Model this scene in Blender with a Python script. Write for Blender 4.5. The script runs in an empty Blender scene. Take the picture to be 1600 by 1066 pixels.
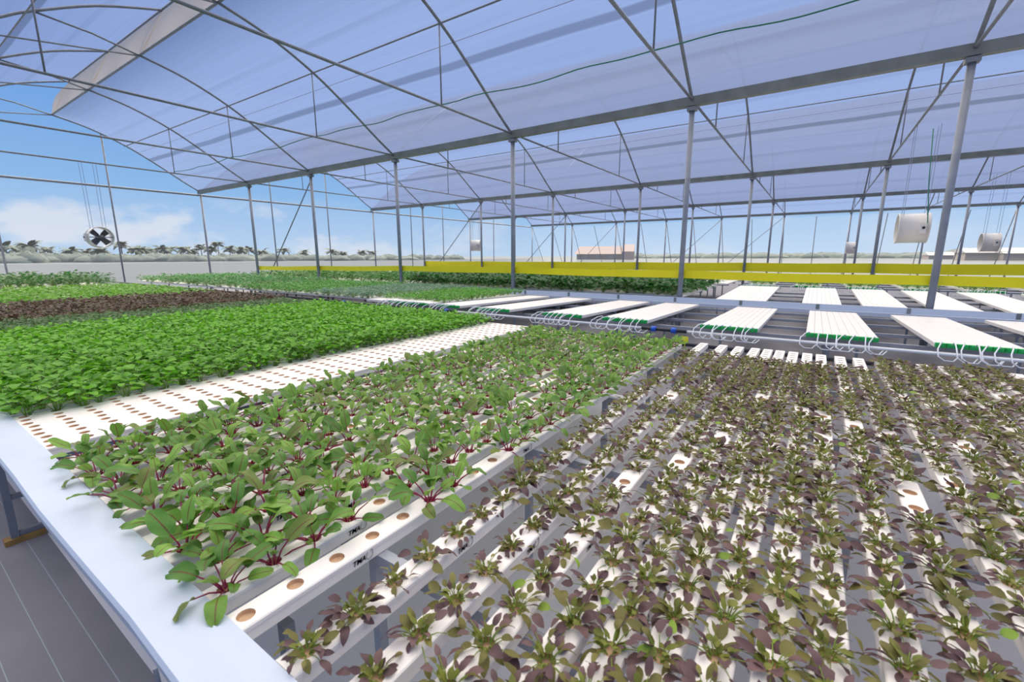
import bpy, math, random
import numpy as np
from mathutils import Matrix, Vector

random.seed(7)
S = bpy.context.scene
COL = S.collection
EYE = 1.75                      # camera height above the floor; table tops lie one metre lower
TABLE = 0.75
PI = math.pi

# ------------------------------------------------------------------ camera
FPX, PITCH, YAW, ROLL = 696.63, math.radians(10.812), math.radians(-34.03), math.radians(0.175)
cy_, sy_, cp_, sp_ = math.cos(YAW), math.sin(YAW), math.cos(PITCH), math.sin(PITCH)
fwd = Vector((sy_ * cp_, cy_ * cp_, -sp_)); rgt = Vector((cy_, -sy_, 0)); dwn = fwd.cross(rgt)
rgt2 = rgt * math.cos(ROLL) + dwn * math.sin(ROLL); dwn2 = dwn * math.cos(ROLL) - rgt * math.sin(ROLL)
cd = bpy.data.cameras.new('camera'); cam = bpy.data.objects.new('camera', cd); COL.objects.link(cam)
cam.matrix_world = Matrix(((rgt2.x, -dwn2.x, -fwd.x, 0), (rgt2.y, -dwn2.y, -fwd.y, 0), (rgt2.z, -dwn2.z, -fwd.z, EYE), (0, 0, 0, 1)))
cd.sensor_width = 36; cd.lens = 36 * FPX / 1600; cd.clip_end = 3000; cd.clip_start = 0.02
cd.dof.use_dof = True; cd.dof.focus_distance = 3.2; cd.dof.aperture_fstop = 3.2
S.camera = cam

def project(x, y, z):
    v = Vector((x, y, z - EYE)); d = v.dot(fwd)
    if d < 0.05:
        return None
    return 800 + FPX * v.dot(rgt2) / d, 533 + FPX * v.dot(dwn2) / d, d

def in_frame(x, y, z, m=0):
    p = project(x, y, z)
    return p is not None and -m < p[0] < 1600 + m and -m < p[1] < 1066 + m

# ------------------------------------------------------------------ materials
def lin(c):
    return tuple((v / 12.92 if v <= 0.04045 else ((v + 0.055) / 1.055) ** 2.4) for v in [k / 255 for k in c])

def mat(name, rgb, rough=0.5, metal=0.0, noise=0.0, scale=8.0, spec=0.5, transl=0.0, bump=0.0):
    m = bpy.data.materials.new(name); m.use_nodes = True
    nt = m.node_tree; b = nt.nodes['Principled BSDF']; out = nt.nodes['Material Output']
    c = lin(rgb)
    b.inputs['Base Color'].default_value = (*c, 1); b.inputs['Roughness'].default_value = rough
    b.inputs['Metallic'].default_value = metal; b.inputs['Specular IOR Level'].default_value = spec
    if noise:
        tc = nt.nodes.new('ShaderNodeTexCoord'); n = nt.nodes.new('ShaderNodeTexNoise')
        n.inputs['Scale'].default_value = scale; n.inputs['Detail'].default_value = 4
        r = nt.nodes.new('ShaderNodeValToRGB')
        r.color_ramp.elements[0].position = 0.3; r.color_ramp.elements[1].position = 0.7
        r.color_ramp.elements[0].color = (*[v * (1 - noise) for v in c], 1)
        r.color_ramp.elements[1].color = (*[min(1, v * (1 + noise)) for v in c], 1)
        nt.links.new(tc.outputs['Object'], n.inputs['Vector']); nt.links.new(n.outputs['Fac'], r.inputs['Fac'])
        nt.links.new(r.outputs['Color'], b.inputs['Base Color'])
        if bump:
            bp = nt.nodes.new('ShaderNodeBump'); bp.inputs['Strength'].default_value = bump
            nt.links.new(n.outputs['Fac'], bp.inputs['Height']); nt.links.new(bp.outputs['Normal'], b.inputs['Normal'])
    return m

def leaf_mat(name, vein=None, transl=0.35, rough=0.45, vein_w=0.07):
    """Leaf colour comes from the mesh's per-leaf colour; an optional coloured midrib runs along the leaf's own middle."""
    m = bpy.data.materials.new(name); m.use_nodes = True
    nt = m.node_tree; b = nt.nodes['Principled BSDF']; out = nt.nodes['Material Output']; L = nt.links
    at = nt.nodes.new('ShaderNodeAttribute'); at.attribute_name = 'leafcol'
    oi = nt.nodes.new('ShaderNodeObjectInfo')
    hsv = nt.nodes.new('ShaderNodeHueSaturation')
    mr = nt.nodes.new('ShaderNodeMapRange'); mr.inputs['To Min'].default_value = 0.85; mr.inputs['To Max'].default_value = 1.18
    L.new(oi.outputs['Random'], mr.inputs['Value']); L.new(mr.outputs['Result'], hsv.inputs['Value'])
    L.new(at.outputs['Color'], hsv.inputs['Color'])
    colour = hsv.outputs['Color']
    if vein:
        uv = nt.nodes.new('ShaderNodeUVMap'); uv.uv_map = 'UVMap'
        sx = nt.nodes.new('ShaderNodeSeparateXYZ'); L.new(uv.outputs['UV'], sx.inputs['Vector'])
        def mth(op, a, bb=None):
            n = nt.nodes.new('ShaderNodeMath'); n.operation = op
            for i, v in enumerate((a, bb)):
                if v is None: continue
                if isinstance(v, (int, float)): n.inputs[i].default_value = v
                else: L.new(v, n.inputs[i])
            return n.outputs[0]
        u = mth('ABSOLUTE', mth('SUBTRACT', sx.outputs['X'], 0.5))
        mid = mth('LESS_THAN', u, vein_w * 0.5)
        side = mth('LESS_THAN', mth('FRACT', mth('ADD', mth('MULTIPLY', sx.outputs['Y'], 6.0), mth('MULTIPLY', u, -3.2))), 0.09)
        f = mth('MAXIMUM', mth('MULTIPLY', mid, 0.75), mth('MULTIPLY', side, 0.22))
        mx = nt.nodes.new('ShaderNodeMix'); mx.data_type = 'RGBA'
        L.new(f, mx.inputs['Factor']); L.new(colour, mx.inputs[6]); mx.inputs[7].default_value = (*lin(vein), 1)
        colour = mx.outputs[2]
    L.new(colour, b.inputs['Base Color'])
    b.inputs['Roughness'].default_value = rough; b.inputs['Specular IOR Level'].default_value = 0.35
    tr = nt.nodes.new('ShaderNodeBsdfTranslucent'); L.new(colour, tr.inputs['Color'])
    mix = nt.nodes.new('ShaderNodeMixShader'); mix.inputs['Fac'].default_value = transl
    L.new(b.outputs[0], mix.inputs[1]); L.new(tr.outputs[0], mix.inputs[2]); L.new(mix.outputs[0], out.inputs['Surface'])
    return m

def sheet_mat(name, transp, tcol, scol, transl=0.6, stripes=False):
    """Thin plastic sheet or netting: part lets light straight through, part scatters it."""
    m = bpy.data.materials.new(name); m.use_nodes = True
    nt = m.node_tree; L = nt.links
    nt.nodes.remove(nt.nodes['Principled BSDF']); out = nt.nodes['Material Output']
    tp = nt.nodes.new('ShaderNodeBsdfTransparent'); tp.inputs[0].default_value = (*tcol, 1)
    tl = nt.nodes.new('ShaderNodeBsdfTranslucent'); df = nt.nodes.new('ShaderNodeBsdfDiffuse')
    tl.inputs[0].default_value = (*scol, 1); df.inputs[0].default_value = (*scol, 1)
    m1 = nt.nodes.new('ShaderNodeMixShader'); m1.inputs[0].default_value = transl
    L.new(df.outputs[0], m1.inputs[1]); L.new(tl.outputs[0], m1.inputs[2])
    m2 = nt.nodes.new('ShaderNodeMixShader'); m2.inputs[0].default_value = transp
    L.new(m1.outputs[0], m2.inputs[1]); L.new(tp.outputs[0], m2.inputs[2]); L.new(m2.outputs[0], out.inputs['Surface'])
    if stripes:      # overlaps of the film and a woven texture, along the sheet's own length
        uv = nt.nodes.new('ShaderNodeUVMap'); uv.uv_map = 'UVMap'
        sx = nt.nodes.new('ShaderNodeSeparateXYZ'); L.new(uv.outputs['UV'], sx.inputs['Vector'])
        r = nt.nodes.new('ShaderNodeValToRGB'); r.color_ramp.interpolation = 'EASE'
        e = r.color_ramp.elements; e[0].position = 0; e[0].color = (1, 1, 1, 1); e[1].position = 1; e[1].color = (1, 1, 1, 1)
        for p, v in ((0.30, 1), (0.31, .92), (0.325, .92), (0.335, 1), (0.585, 1), (0.592, .62), (0.618, .62), (0.625, 1), (0.80, 1), (0.81, .9), (0.83, .9), (0.84, 1)):
            k = e.new(p); k.color = (v, v, v, 1)
        L.new(sx.outputs['Y'], r.inputs[0])
        n = nt.nodes.new('ShaderNodeTexNoise'); n.inputs['Scale'].default_value = 1.0; n.inputs['Detail'].default_value = 3
        mp = nt.nodes.new('ShaderNodeMapping'); mp.inputs['Scale'].default_value = (0.25, 60, 1)
        L.new(uv.outputs['UV'], mp.inputs['Vector']); L.new(mp.outputs[0], n.inputs['Vector'])
        mr = nt.nodes.new('ShaderNodeMapRange'); mr.inputs['From Min'].default_value = .3; mr.inputs['From Max'].default_value = .7
        mr.inputs['To Min'].default_value = 0.96; mr.inputs['To Max'].default_value = 1.03
        L.new(n.outputs['Fac'], mr.inputs['Value'])
        ml = nt.nodes.new('ShaderNodeMath'); ml.operation = 'MULTIPLY'
        L.new(r.outputs[0], ml.inputs[0]); L.new(mr.outputs[0], ml.inputs[1])
        for sh, base in ((tp, tcol), (tl, scol), (df, scol)):
            mx = nt.nodes.new('ShaderNodeVectorMath'); mx.operation = 'SCALE'; mx.inputs[0].default_value = base
            L.new(ml.outputs[0], mx.inputs['Scale']); L.new(mx.outputs[0], sh.inputs[0])
    return m

M = {}
M['channel'] = mat('white_pvc', (243, 238, 233), 0.42, noise=.03, scale=3)
M['hole'] = mat('backlit_hole', (206, 172, 138), 0.7, noise=.15, scale=30)  # tan imitates light coming through the channel plastic
M['slot'] = mat('slot_dark', (95, 95, 100), 0.7)
M['gutterfilm'] = mat('pale_blue_film', (196, 208, 226), 0.38, noise=.04, scale=2)
M['steel'] = mat('galvanised_steel', (142, 148, 160), 0.5, 0.2, noise=.12, scale=5)
M['beam'] = mat('gutter_steel', (124, 130, 130), 0.55, 0.3, noise=.15, scale=3)
M['darksteel'] = mat('weathered_steel', (128, 134, 144), 0.55, 0.3, noise=.12, scale=6)
M['white'] = mat('white_paint', (232, 230, 228), 0.45)
M['frame'] = mat('bench_steel', (160, 164, 174), 0.5, 0.15, noise=.1, scale=6)
M['wallfilm'] = mat('gutter_side_film', (206, 212, 224), 0.4)
M['lip'] = mat('white_gutter', (226, 230, 240), 0.4, noise=.03)
M['yellow'] = mat('yellow_tape', (254, 236, 8), 0.45, noise=.05, scale=1.5)
M['cap'] = mat('green_cap', (22, 184, 88), 0.4)
M['tube'] = mat('white_tube', (232, 236, 242), 0.35)
M['black'] = mat('black_pipe', (38, 42, 50), 0.45)
M['blue'] = mat('blue_union', (30, 92, 205), 0.4)
M['rope'] = mat('green_rope', (30, 118, 96), 0.7)
M['wire'] = mat('steel_wire', (108, 112, 128), 0.5, 0.3)
M['cord'] = mat('grey_cord', (150, 160, 185), 0.8)
M['fan'] = mat('fan_drum', (222, 218, 214), 0.4)
M['blade'] = mat('fan_blade', (92, 92, 96), 0.45, 0.2)
M['wood'] = mat('timber', (150, 116, 66), 0.7, noise=.25, scale=14)
M['ink'] = mat('black_ink', (36, 36, 40), 0.6)
M['palm_leaf'] = mat('palm_frond', (66, 82, 80), 0.7, noise=.1)  # greyed: distance haze is painted into the frond colour
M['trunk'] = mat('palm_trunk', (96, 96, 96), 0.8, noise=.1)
M['bush'] = mat('bush_leaf', (58, 74, 78), 0.8, noise=.15, scale=.4)  # blue-grey stands in for haze over the treeline
M['grass'] = mat('outside_ground', (66, 76, 88), 0.9, noise=.15, scale=.05)  # haze tone painted into the ground colour
M['roofing'] = mat('pink_roofing', (120, 108, 114), 0.7)  # pink dulled to paint haze onto the distant roof
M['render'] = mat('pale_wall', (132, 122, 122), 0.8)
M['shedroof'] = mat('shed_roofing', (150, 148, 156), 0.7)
M['tag'] = mat('yellow_tag', (236, 224, 40), 0.5)
M['beet'] = leaf_mat('beet_leaf', vein=(122, 28, 58), transl=0.34, rough=0.4)
M['beetstem'] = mat('beet_stem', (138, 22, 66), 0.4)
M['mustard'] = leaf_mat('mustard_leaf', transl=0.22, rough=0.5)
M['greenstem'] = mat('green_stem', (128, 152, 62), 0.45)
M['leaf'] = leaf_mat('plain_leaf', transl=0.36, rough=0.45)
M['film'] = sheet_mat('roof_film', 0.32, (0.94, 0.95, 1.0), (0.118, 0.158, 0.305), 0.75, stripes=True)
M['net'] = sheet_mat('wall_net', 0.92, (0.97, 0.98, 1.0), (0.75, 0.78, 0.85), 0.5)
M['skirt'] = sheet_mat('wall_skirt', 0.30, (0.95, 0.96, 1.0), (0.36, 0.39, 0.44), 0.5)
M['curtain'] = sheet_mat('vent_curtain', 0.2, (0.95, 0.92, 0.92), (0.40, 0.365, 0.35), 0.7)

def floor_mat():
    m = bpy.data.materials.new('weed_mat'); m.use_nodes = True
    nt = m.node_tree; L = nt.links; b = nt.nodes['Principled BSDF']
    tc = nt.nodes.new('ShaderNodeTexCoord'); sx = nt.nodes.new('ShaderNodeSeparateXYZ'); L.new(tc.outputs['Object'], sx.inputs[0])
    n = nt.nodes.new('ShaderNodeTexNoise'); n.inputs['Scale'].default_value = 1.6; n.inputs['Detail'].default_value = 6
    L.new(tc.outputs['Object'], n.inputs['Vector'])
    r = nt.nodes.new('ShaderNodeValToRGB'); r.color_ramp.elements[0].position = .3; r.color_ramp.elements[1].position = .72
    r.color_ramp.elements[0].color = (*lin((114, 114, 124)), 1); r.color_ramp.elements[1].color = (*lin((130, 128, 136)), 1)
    L.new(n.outputs['Fac'], r.inputs[0])
    a = nt.nodes.new('ShaderNodeMath'); a.operation = 'ADD'; a.inputs[1].default_value = 100.102; L.new(sx.outputs['Y'], a.inputs[0])
    d = nt.nodes.new('ShaderNodeMath'); d.operation = 'DIVIDE'; d.inputs[1].default_value = 0.131; L.new(a.outputs[0], d.inputs[0])
    f = nt.nodes.new('ShaderNodeMath'); f.operation = 'FRACT'; L.new(d.outputs[0], f.inputs[0])
    lt = nt.nodes.new('ShaderNodeMath'); lt.operation = 'LESS_THAN'; lt.inputs[1].default_value = 0.028; L.new(f.outputs[0], lt.inputs[0])
    ml = nt.nodes.new('ShaderNodeMath'); ml.operation = 'MULTIPLY'; ml.inputs[1].default_value = .45; L.new(lt.outputs[0], ml.inputs[0])
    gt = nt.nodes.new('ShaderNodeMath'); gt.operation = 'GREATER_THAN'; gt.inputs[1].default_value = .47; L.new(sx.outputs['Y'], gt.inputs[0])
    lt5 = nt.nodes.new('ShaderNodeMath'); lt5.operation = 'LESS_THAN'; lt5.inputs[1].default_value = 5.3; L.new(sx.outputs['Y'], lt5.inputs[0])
    pm = nt.nodes.new('ShaderNodeMix'); pm.data_type = 'RGBA'; gt2 = nt.nodes.new('ShaderNodeMath'); gt2.operation = 'MULTIPLY'; L.new(gt.outputs[0], gt2.inputs[0]); L.new(lt5.outputs[0], gt2.inputs[1]); L.new(gt2.outputs[0], pm.inputs['Factor']); L.new(r.outputs[0], pm.inputs[6]); pm.inputs[7].default_value = (*lin((206, 207, 215)), 1)  # floor painted paler under the near beds to offset their shade
    mx = nt.nodes.new('ShaderNodeMix'); mx.data_type = 'RGBA'; L.new(ml.outputs[0], mx.inputs['Factor'])
    L.new(pm.outputs[2], mx.inputs[6]); mx.inputs[7].default_value = (*lin((176, 200, 204)), 1)
    L.new(mx.outputs[2], b.inputs['Base Color']); b.inputs['Roughness'].default_value = 0.7
    return m
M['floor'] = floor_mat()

# ------------------------------------------------------------------ mesh building
class MB:
    def __init__(s): s.v, s.f, s.m, s.uv, s.col = [], [], [], [], []
    def quad(s, *p, mi=0):
        n = len(s.v); s.v += [tuple(q) for q in p]; s.f.append(tuple(range(n, n + len(p)))); s.m.append(mi)
    def box(s, x0, x1, y0, y1, z0, z1, mi=0):
        n = len(s.v)
        s.v += [(x0, y0, z0), (x1, y0, z0), (x1, y1, z0), (x0, y1, z0), (x0, y0, z1), (x1, y0, z1), (x1, y1, z1), (x0, y1, z1)]
        s.f += [tuple(n + i for i in q) for q in ((0, 3, 2, 1), (4, 5, 6, 7), (0, 1, 5, 4), (1, 2, 6, 5), (2, 3, 7, 6), (3, 0, 4, 7))]
        s.m += [mi] * 6
    def tube(s, pts, r, n=8, mi=0, cap=True, r1=None):
        pts = [Vector(p) for p in pts]; k0 = len(s.v); N = len(pts); prev = None
        for i, p in enumerate(pts):
            t = (pts[min(i + 1, N - 1)] - pts[max(i - 1, 0)]).normalized()
            if prev is None:
                a = Vector((0, 0, 1)) if abs(t.z) < 0.9 else Vector((1, 0, 0))
                u = t.cross(a).normalized()
            else:
                u = (prev - t * prev.dot(t)).normalized()
            prev = u; w = t.cross(u)
            rr = r if r1 is None else r + (r1 - r) * i / max(N - 1, 1)
            for j in range(n):
                an = 2 * PI * j / n
                s.v.append(tuple(p + u * (rr * math.cos(an)) + w * (rr * math.sin(an))))
        for i in range(N - 1):
            for j in range(n):
                a = k0 + i * n + j; b = k0 + i * n + (j + 1) % n
                s.f.append((a, b, b + n, a + n)); s.m.append(mi)
        if cap:
            s.f.append(tuple(k0 + j for j in reversed(range(n)))); s.m.append(mi)
            s.f.append(tuple(k0 + (N - 1) * n + j for j in range(n))); s.m.append(mi)
    def mesh(s, name, mats, smooth=False):
        me = bpy.data.meshes.new(name); me.from_pydata(s.v, [], s.f)
        for m in mats: me.materials.append(m)
        me.polygons.foreach_set('material_index', s.m)
        if smooth: me.polygons.foreach_set('use_smooth', [True] * len(s.f))
        me.update(); return me
    def build(s, name, mats, parent=None, smooth=False, loc=None):
        if not isinstance(mats, (list, tuple)): mats = [mats]
        return put(name, s.mesh(name, mats, smooth), parent, loc)

def put(name, me, parent=None, loc=None):
    o = bpy.data.objects.new(name, me); COL.objects.link(o)
    if parent is not None: o.parent = parent
    if loc is not None: o.location = loc
    return o
def tag(o, label, cat, group=None, kind=None):
    o['label'] = label; o['category'] = cat
    if group: o['group'] = group
    if kind: o['kind'] = kind
    return o
def struct(o, label=None, cat=None):
    o['kind'] = 'structure'
    if label: o['label'] = label; o['category'] = cat
    return o
def empty(name, loc, label, cat, group=None):
    o = bpy.data.objects.new(name, None); COL.objects.link(o); o.location = loc; o.empty_display_size = .05
    return tag(o, label, cat, group)
def copy_thing(o, loc, rz=None, label=None, scale=None):
    r = o.copy(); COL.objects.link(r); r.location = loc
    if rz is not None: r.rotation_euler = (0, 0, rz)
    if scale is not None: r.scale = (scale,) * 3
    if label: r['label'] = label
    for ch in list(o.children):
        c = ch.copy(); COL.objects.link(c); c.parent = r
        for g in list(ch.children):
            d = g.copy(); COL.objects.link(d); d.parent = c
    return r

ONES = 'zeroth first second third fourth fifth sixth seventh eighth ninth tenth eleventh twelfth thirteenth fourteenth fifteenth sixteenth seventeenth eighteenth nineteenth'.split()
TENS = {20: ('twentieth', 'twenty'), 30: ('thirtieth', 'thirty'), 40: ('fortieth', 'forty'), 50: ('fiftieth', 'fifty'), 60: ('sixtieth', 'sixty')}
def nth(n):
    if n < 20: return ONES[n]
    a, b = TENS[n // 10 * 10]
    return a if n % 10 == 0 else b + '-' + ONES[n % 10]

# ------------------------------------------------------------------ setting: floor, ground, roof, walls
XP = [-27.9, -22.75, -17.7, -12.6, -7.65, -2.72, 1.85, 6.4, 11.0, 15.6]   # posts along a gutter row
SPAN = 11.4
ROWS = [SPAN * k for k in range(0, 5)]                                     # gutter rows
XR = 15.8
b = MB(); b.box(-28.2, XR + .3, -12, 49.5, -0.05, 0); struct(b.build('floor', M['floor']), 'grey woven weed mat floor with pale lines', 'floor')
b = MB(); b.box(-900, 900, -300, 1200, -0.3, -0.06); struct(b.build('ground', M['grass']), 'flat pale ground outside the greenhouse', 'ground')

RIGHT = [(6.07, 6.01), (7.22, 5.72), (8.47, 5.20), (9.62, 4.53), (10.67, 3.85), (11.4, 3.42)]
LEFT = [(0, 3.42), (1.57, 4.81), (3.24, 5.97), (3.87, 6.35), (5.23, 7.02), (6.83, 7.55)]
def smooth_curve(P, n=14):
    P = [Vector((p[0], p[1], 0)) for p in P]; out = []
    for i in range(len(P) - 1):
        p0 = P[max(i - 1, 0)]; p1 = P[i]; p2 = P[i + 1]; p3 = P[min(i + 2, len(P) - 1)]
        for k in range(4):
            t = k / 4
            q = 0.5 * ((2 * p1) + (p2 - p0) * t + (2 * p0 - 5 * p1 + 4 * p2 - p3) * t * t + (3 * p1 - p0 - 3 * p2 + p3) * t ** 3)
            out.append((q.x, q.y))
    out.append((P[-1].x, P[-1].y)); return out
RC, LC = smooth_curve(RIGHT), smooth_curve(LEFT)
def curve_z(C, y):
    for (a, za), (c, zc) in zip(C, C[1:]):
        if a <= y <= c: return za + (zc - za) * (y - a) / (c - a)
    return C[-1][1]

def film(y0, C, name, label, lift=0.05):
    v, f, uv = [], [], []
    L = [0]
    for (a, za), (c, zc) in zip(C, C[1:]): L.append(L[-1] + math.hypot(c - a, zc - za))
    xs = np.linspace(XP[0], XR, 41)
    for i, x in enumerate(xs):
        for j, (y, z) in enumerate(C):
            sag = -0.03 * math.sin(PI * j / (len(C) - 1)) * (1 if i % 4 == 2 else 0.4)
            v.append((x, y0 + y, z + EYE + lift + sag)); uv.append((x, L[j] / L[-1]))
    n = len(C)
    for i in range(len(xs) - 1):
        for j in range(n - 1):
            a = i * n + j; f.append((a, a + n, a + n + 1, a + 1))
    me = bpy.data.meshes.new(name); me.from_pydata(v, [], f); me.materials.append(M['film'])
    ul = me.uv_layers.new(name='UVMap')
    for lp in me.loops: ul.data[lp.index].uv = uv[lp.vertex_index]
    me.polygons.foreach_set('use_smooth', [True] * len(f)); me.update()
    return struct(put(name, me), label, 'roof film')
k = 1
for s in range(-1, 4):
    y0 = SPAN * s
    for C, side in ((LC, 'near'), (RC, 'far')):
        film(y0, C, 'roof_%d' % k, 'translucent plastic film on the %s slope of the %s roof span' % (side, nth(s + 2)), .06); k += 1

def wall_sheet(name, pts, m, label):
    b = MB(); b.quad(*pts); o = b.build(name, m); return struct(o, label, 'wall')
WX = XP[0] - 0.22
wall_sheet('wall_left', [(WX, -12, 1.45), (WX, 45.6, 1.45), (WX, 45.6, 5.0), (WX, -12, 5.0)], M['net'], 'see-through insect net on the left end wall')
wall_sheet('wall_left_skirt', [(WX, -12, 0), (WX, 45.6, 0), (WX, 45.6, 1.45), (WX, -12, 1.45)], M['skirt'], 'hazy plastic skirt along the foot of the left end wall')
FZ0, FY0, FZ1, FY1 = 4.9, 45.78, 0.0, 48.96
def far_y(z): return FY0 + (FZ0 - z) / (FZ0 - FZ1) * (FY1 - FY0)
wall_sheet('wall_far', [(WX, far_y(1.3), 1.3), (XR, far_y(1.3), 1.3), (XR, far_y(4.9), 4.9), (WX, far_y(4.9), 4.9)], M['net'], 'see-through insect net sloping down the far side')
wall_sheet('wall_far_skirt', [(WX, far_y(0), 0), (XR, far_y(0), 0), (XR, far_y(1.3), 1.3), (WX, far_y(1.3), 1.3)], M['skirt'], 'hazy plastic skirt along the foot of the far side')

# ------------------------------------------------------------------ posts, gutter beams, trusses
COLNAME = ['left end wall', 'second from the left wall', 'third from the left wall', 'fourth from the left wall', 'fifth from the left wall', 'sixth from the left wall', 'seventh from the left wall', 'eighth from the left wall', 'ninth from the left wall', 'tenth from the left wall']
for r in range(1, 5):
    y = ROWS[r]
    for i, x in enumerate(XP):
        if r == 1 and x > 3 and False: continue
        hw = 0.06 if i else 0.05
        b = MB(); b.tube([(0, 0, 0), (0, 0, 5.0)], hw, 12)
        o = empty('post', (x, y, 0), 'grey steel post in the %s gutter row, %s' % (nth(r), COLNAME[i] if i else 'at the left end wall'), 'post', 'steel posts under the roof gutters')
        b.build('shaft', M['steel'], o, smooth=True)
        b = MB(); b.box(-.11, .11, -.11, .11, 0, .012); b.build('base_plate', M['darksteel'], o)
        if 0 < i:
            b = MB(); b.box(-.10, .10, -.09, .09, 4.98, 5.06); b.build('head_bracket', M['darksteel'], o)
for r in range(1, 5):
    y = ROWS[r]
    b = MB(); z0 = 5.08; x0, x1 = XP[0] - .15, XR
    prof = [(-.10, .19), (-.085, .19), (-.065, .02), (.065, .02), (.085, .19), (.10, .19), (.085, 0), (-.085, 0)]
    n = len(prof)
    for x in (x0, x1):
        b.v += [(x, y + p[0], z0 + p[1]) for p in prof]
    for j in range(n):
        b.f.append((j, (j + 1) % n, n + (j + 1) % n, n + j)); b.m.append(0)
    o = b.build('gutter_beam', M['beam'])
    tag(o, 'long steel roof gutter beam on top of the %s row of posts' % nth(r), 'gutter beam', 'roof gutter beams')

def truss_parts(root, gable=False):
    def T(name, pts, rad, m=M['darksteel'], n=8):
        b = MB(); b.tube(pts, rad, n); return b.build(name, m, root, smooth=True)
    T('arch', [(0, y, z + EYE) for y, z in RC], 0.036)
    T('arch', [(0, y, z + EYE) for y, z in LC], 0.036)
    if not gable: T('chord', [(0, 0.05, 3.45 + EYE), (0, SPAN - .05, 3.45 + EYE)], 0.029)
    for hy, C in () if gable else ((2.75, LC), (6.06, RC), (8.42, RC)):
        T('hanger', [(0, hy, 3.45 + EYE), (0, hy, curve_z(C, hy) + EYE - .0)], 0.018, n=6)
    T('brace', [(0, 3.87, 6.33 + EYE), (0, 5.0, 6.23 + EYE), (0, 6.07, 6.0 + EYE)], 0.026, n=6)
    T('brace', [(0, 2.35, 5.38 + EYE), (0, 6.07, 6.0 + EYE)], 0.022, n=6)
    T('vent_strut', [(0, 6.83, 7.53 + EYE), (0, 6.07, 6.0 + EYE)], 0.018, n=6)
first = None
for s in range(0, 4):
    for i, x in enumerate(XP):
        lab = 'arched pipe truss of the %s roof span, %s' % (nth(s + 1), COLNAME[i] if i else 'at the left end wall')
        if i == 0:
            g_ = empty('roof_truss', (x, SPAN * s, 0), lab, 'roof truss', 'arched roof trusses'); truss_parts(g_, True)
        elif first is None:
            first = empty('roof_truss', (x, SPAN * s, 0), lab, 'roof truss', 'arched roof trusses'); truss_parts(first, False)
        else:
            copy_thing(first, (x, SPAN * s, 0), label=lab)

def xpipe(name, y, z, r, m, label, cat, x0=XP[0], x1=XR, group=None, n=8):
    b = MB(); b.tube([(x0, 0, 0), ((x0 + x1) / 2, 0, 0), (x1, 0, 0)], r, n)
    o = b.build(name, m, loc=(0, y, z + EYE), smooth=True); return tag(o, label, cat, group)
for s in range(0, 4):
    y0 = SPAN * s; w = nth(s + 1)
    xpipe('purlin', y0 + 8.42, 5.17, 0.02, M['darksteel'], 'thin purlin pipe along the far slope of the %s roof span' % w, 'purlin', group='roof purlins')
    xpipe('purlin', y0 + 3.66, 6.18, 0.02, M['darksteel'], 'thin purlin pipe along the near slope of the %s roof span' % w, 'purlin', group='roof purlins')
    xpipe('ridge_pipe', y0 + 6.07, 6.03, 0.035, M['darksteel'], 'pipe along the lower edge of the vent curtain in the %s span' % w, 'ridge pipe', group='ridge pipes')
    xpipe('vent_pipe', y0 + 6.83, 7.57, 0.03, M['darksteel'], 'pipe along the upper edge of the vent opening in the %s span' % w, 'vent pipe', group='vent pipes')
    if s < 2:
        xpipe('roof_wire', y0 + 8.85, 4.93, 0.006, M['wire'], 'thin wire under the far slope of the %s roof span' % w, 'wire', n=5)
    # curtain in the vent opening, gently folded
    b = MB(); xs = np.linspace(XP[0], XR, 90); n = 5
    for i, x in enumerate(xs):
        for j in range(n):
            t = j / (n - 1)
            b.v.append((x, y0 + 6.07 + .76 * t + .05 * math.sin(PI * t) * math.sin(x * 2.1) - .12 * math.sin(PI * t), EYE + 6.08 + 1.44 * t))
    for i in range(len(xs) - 1):
        for j in range(n - 1):
            a = i * n + j; b.f.append((a, a + n, a + n + 1, a + 1)); b.m.append(0)
    tag(b.build('vent_curtain', M['curtain'], smooth=True), 'beige vent curtain hanging in the ridge opening of the %s roof span' % w, 'vent curtain', 'vent curtains')
# rope along the bottom chords
b = MB(); pts = []
for i in range(140):
    x = XP[1] + (XR - XP[1]) * i / 139
    k = min(abs(x - q) for q in XP)
    pts.append((x, 8.42 + .012 * math.sin(x * 5), 3.49 + EYE - .05 * min(k, 2.4) / 2.4 + .02 * math.sin(x * 2.7)))
b.tube(pts, 0.012, 5); tag(b.build('rope', M['rope'], smooth=True), 'thin green rope strung across the truss chords under the nearest roof span', 'rope')

# left end wall framing
for k in range(0, 13):
    y = 3.8 * k
    if k % 3 == 0: continue
    yy = y % SPAN
    top = curve_z(LC if yy < 6 else RC, yy) + EYE
    b = MB(); b.tube([(0, 0, 0), (0, 0, top - .04)], 0.035, 8)
    o = b.build('wall_post', M['darksteel'], loc=(XP[0], y, 0), smooth=True)
    tag(o, 'slim steel stud of the left end wall, %s from the near corner' % nth(k), 'wall post', 'studs of the left end wall')
for z, r, y0, y1, w in ((3.26, .05, -11, 45.6, 'thick lower'), ):
    b = MB(); b.tube([(XP[0] - .125, y0, z + EYE), (XP[0] - .125, 17, z + EYE), (XP[0] - .125, y1, z + EYE)], r, 8)
    tag(b.build('wall_rail', M['darksteel'], smooth=True), 'thick horizontal rail along the left end wall at gutter height', 'wall rail')
def roof_y_at(z, C):
    for (a, za), (c, zc) in zip(C, C[1:]):
        if min(za, zc) <= z <= max(za, zc): return a + (c - a) * (z - za) / (zc - za)
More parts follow.
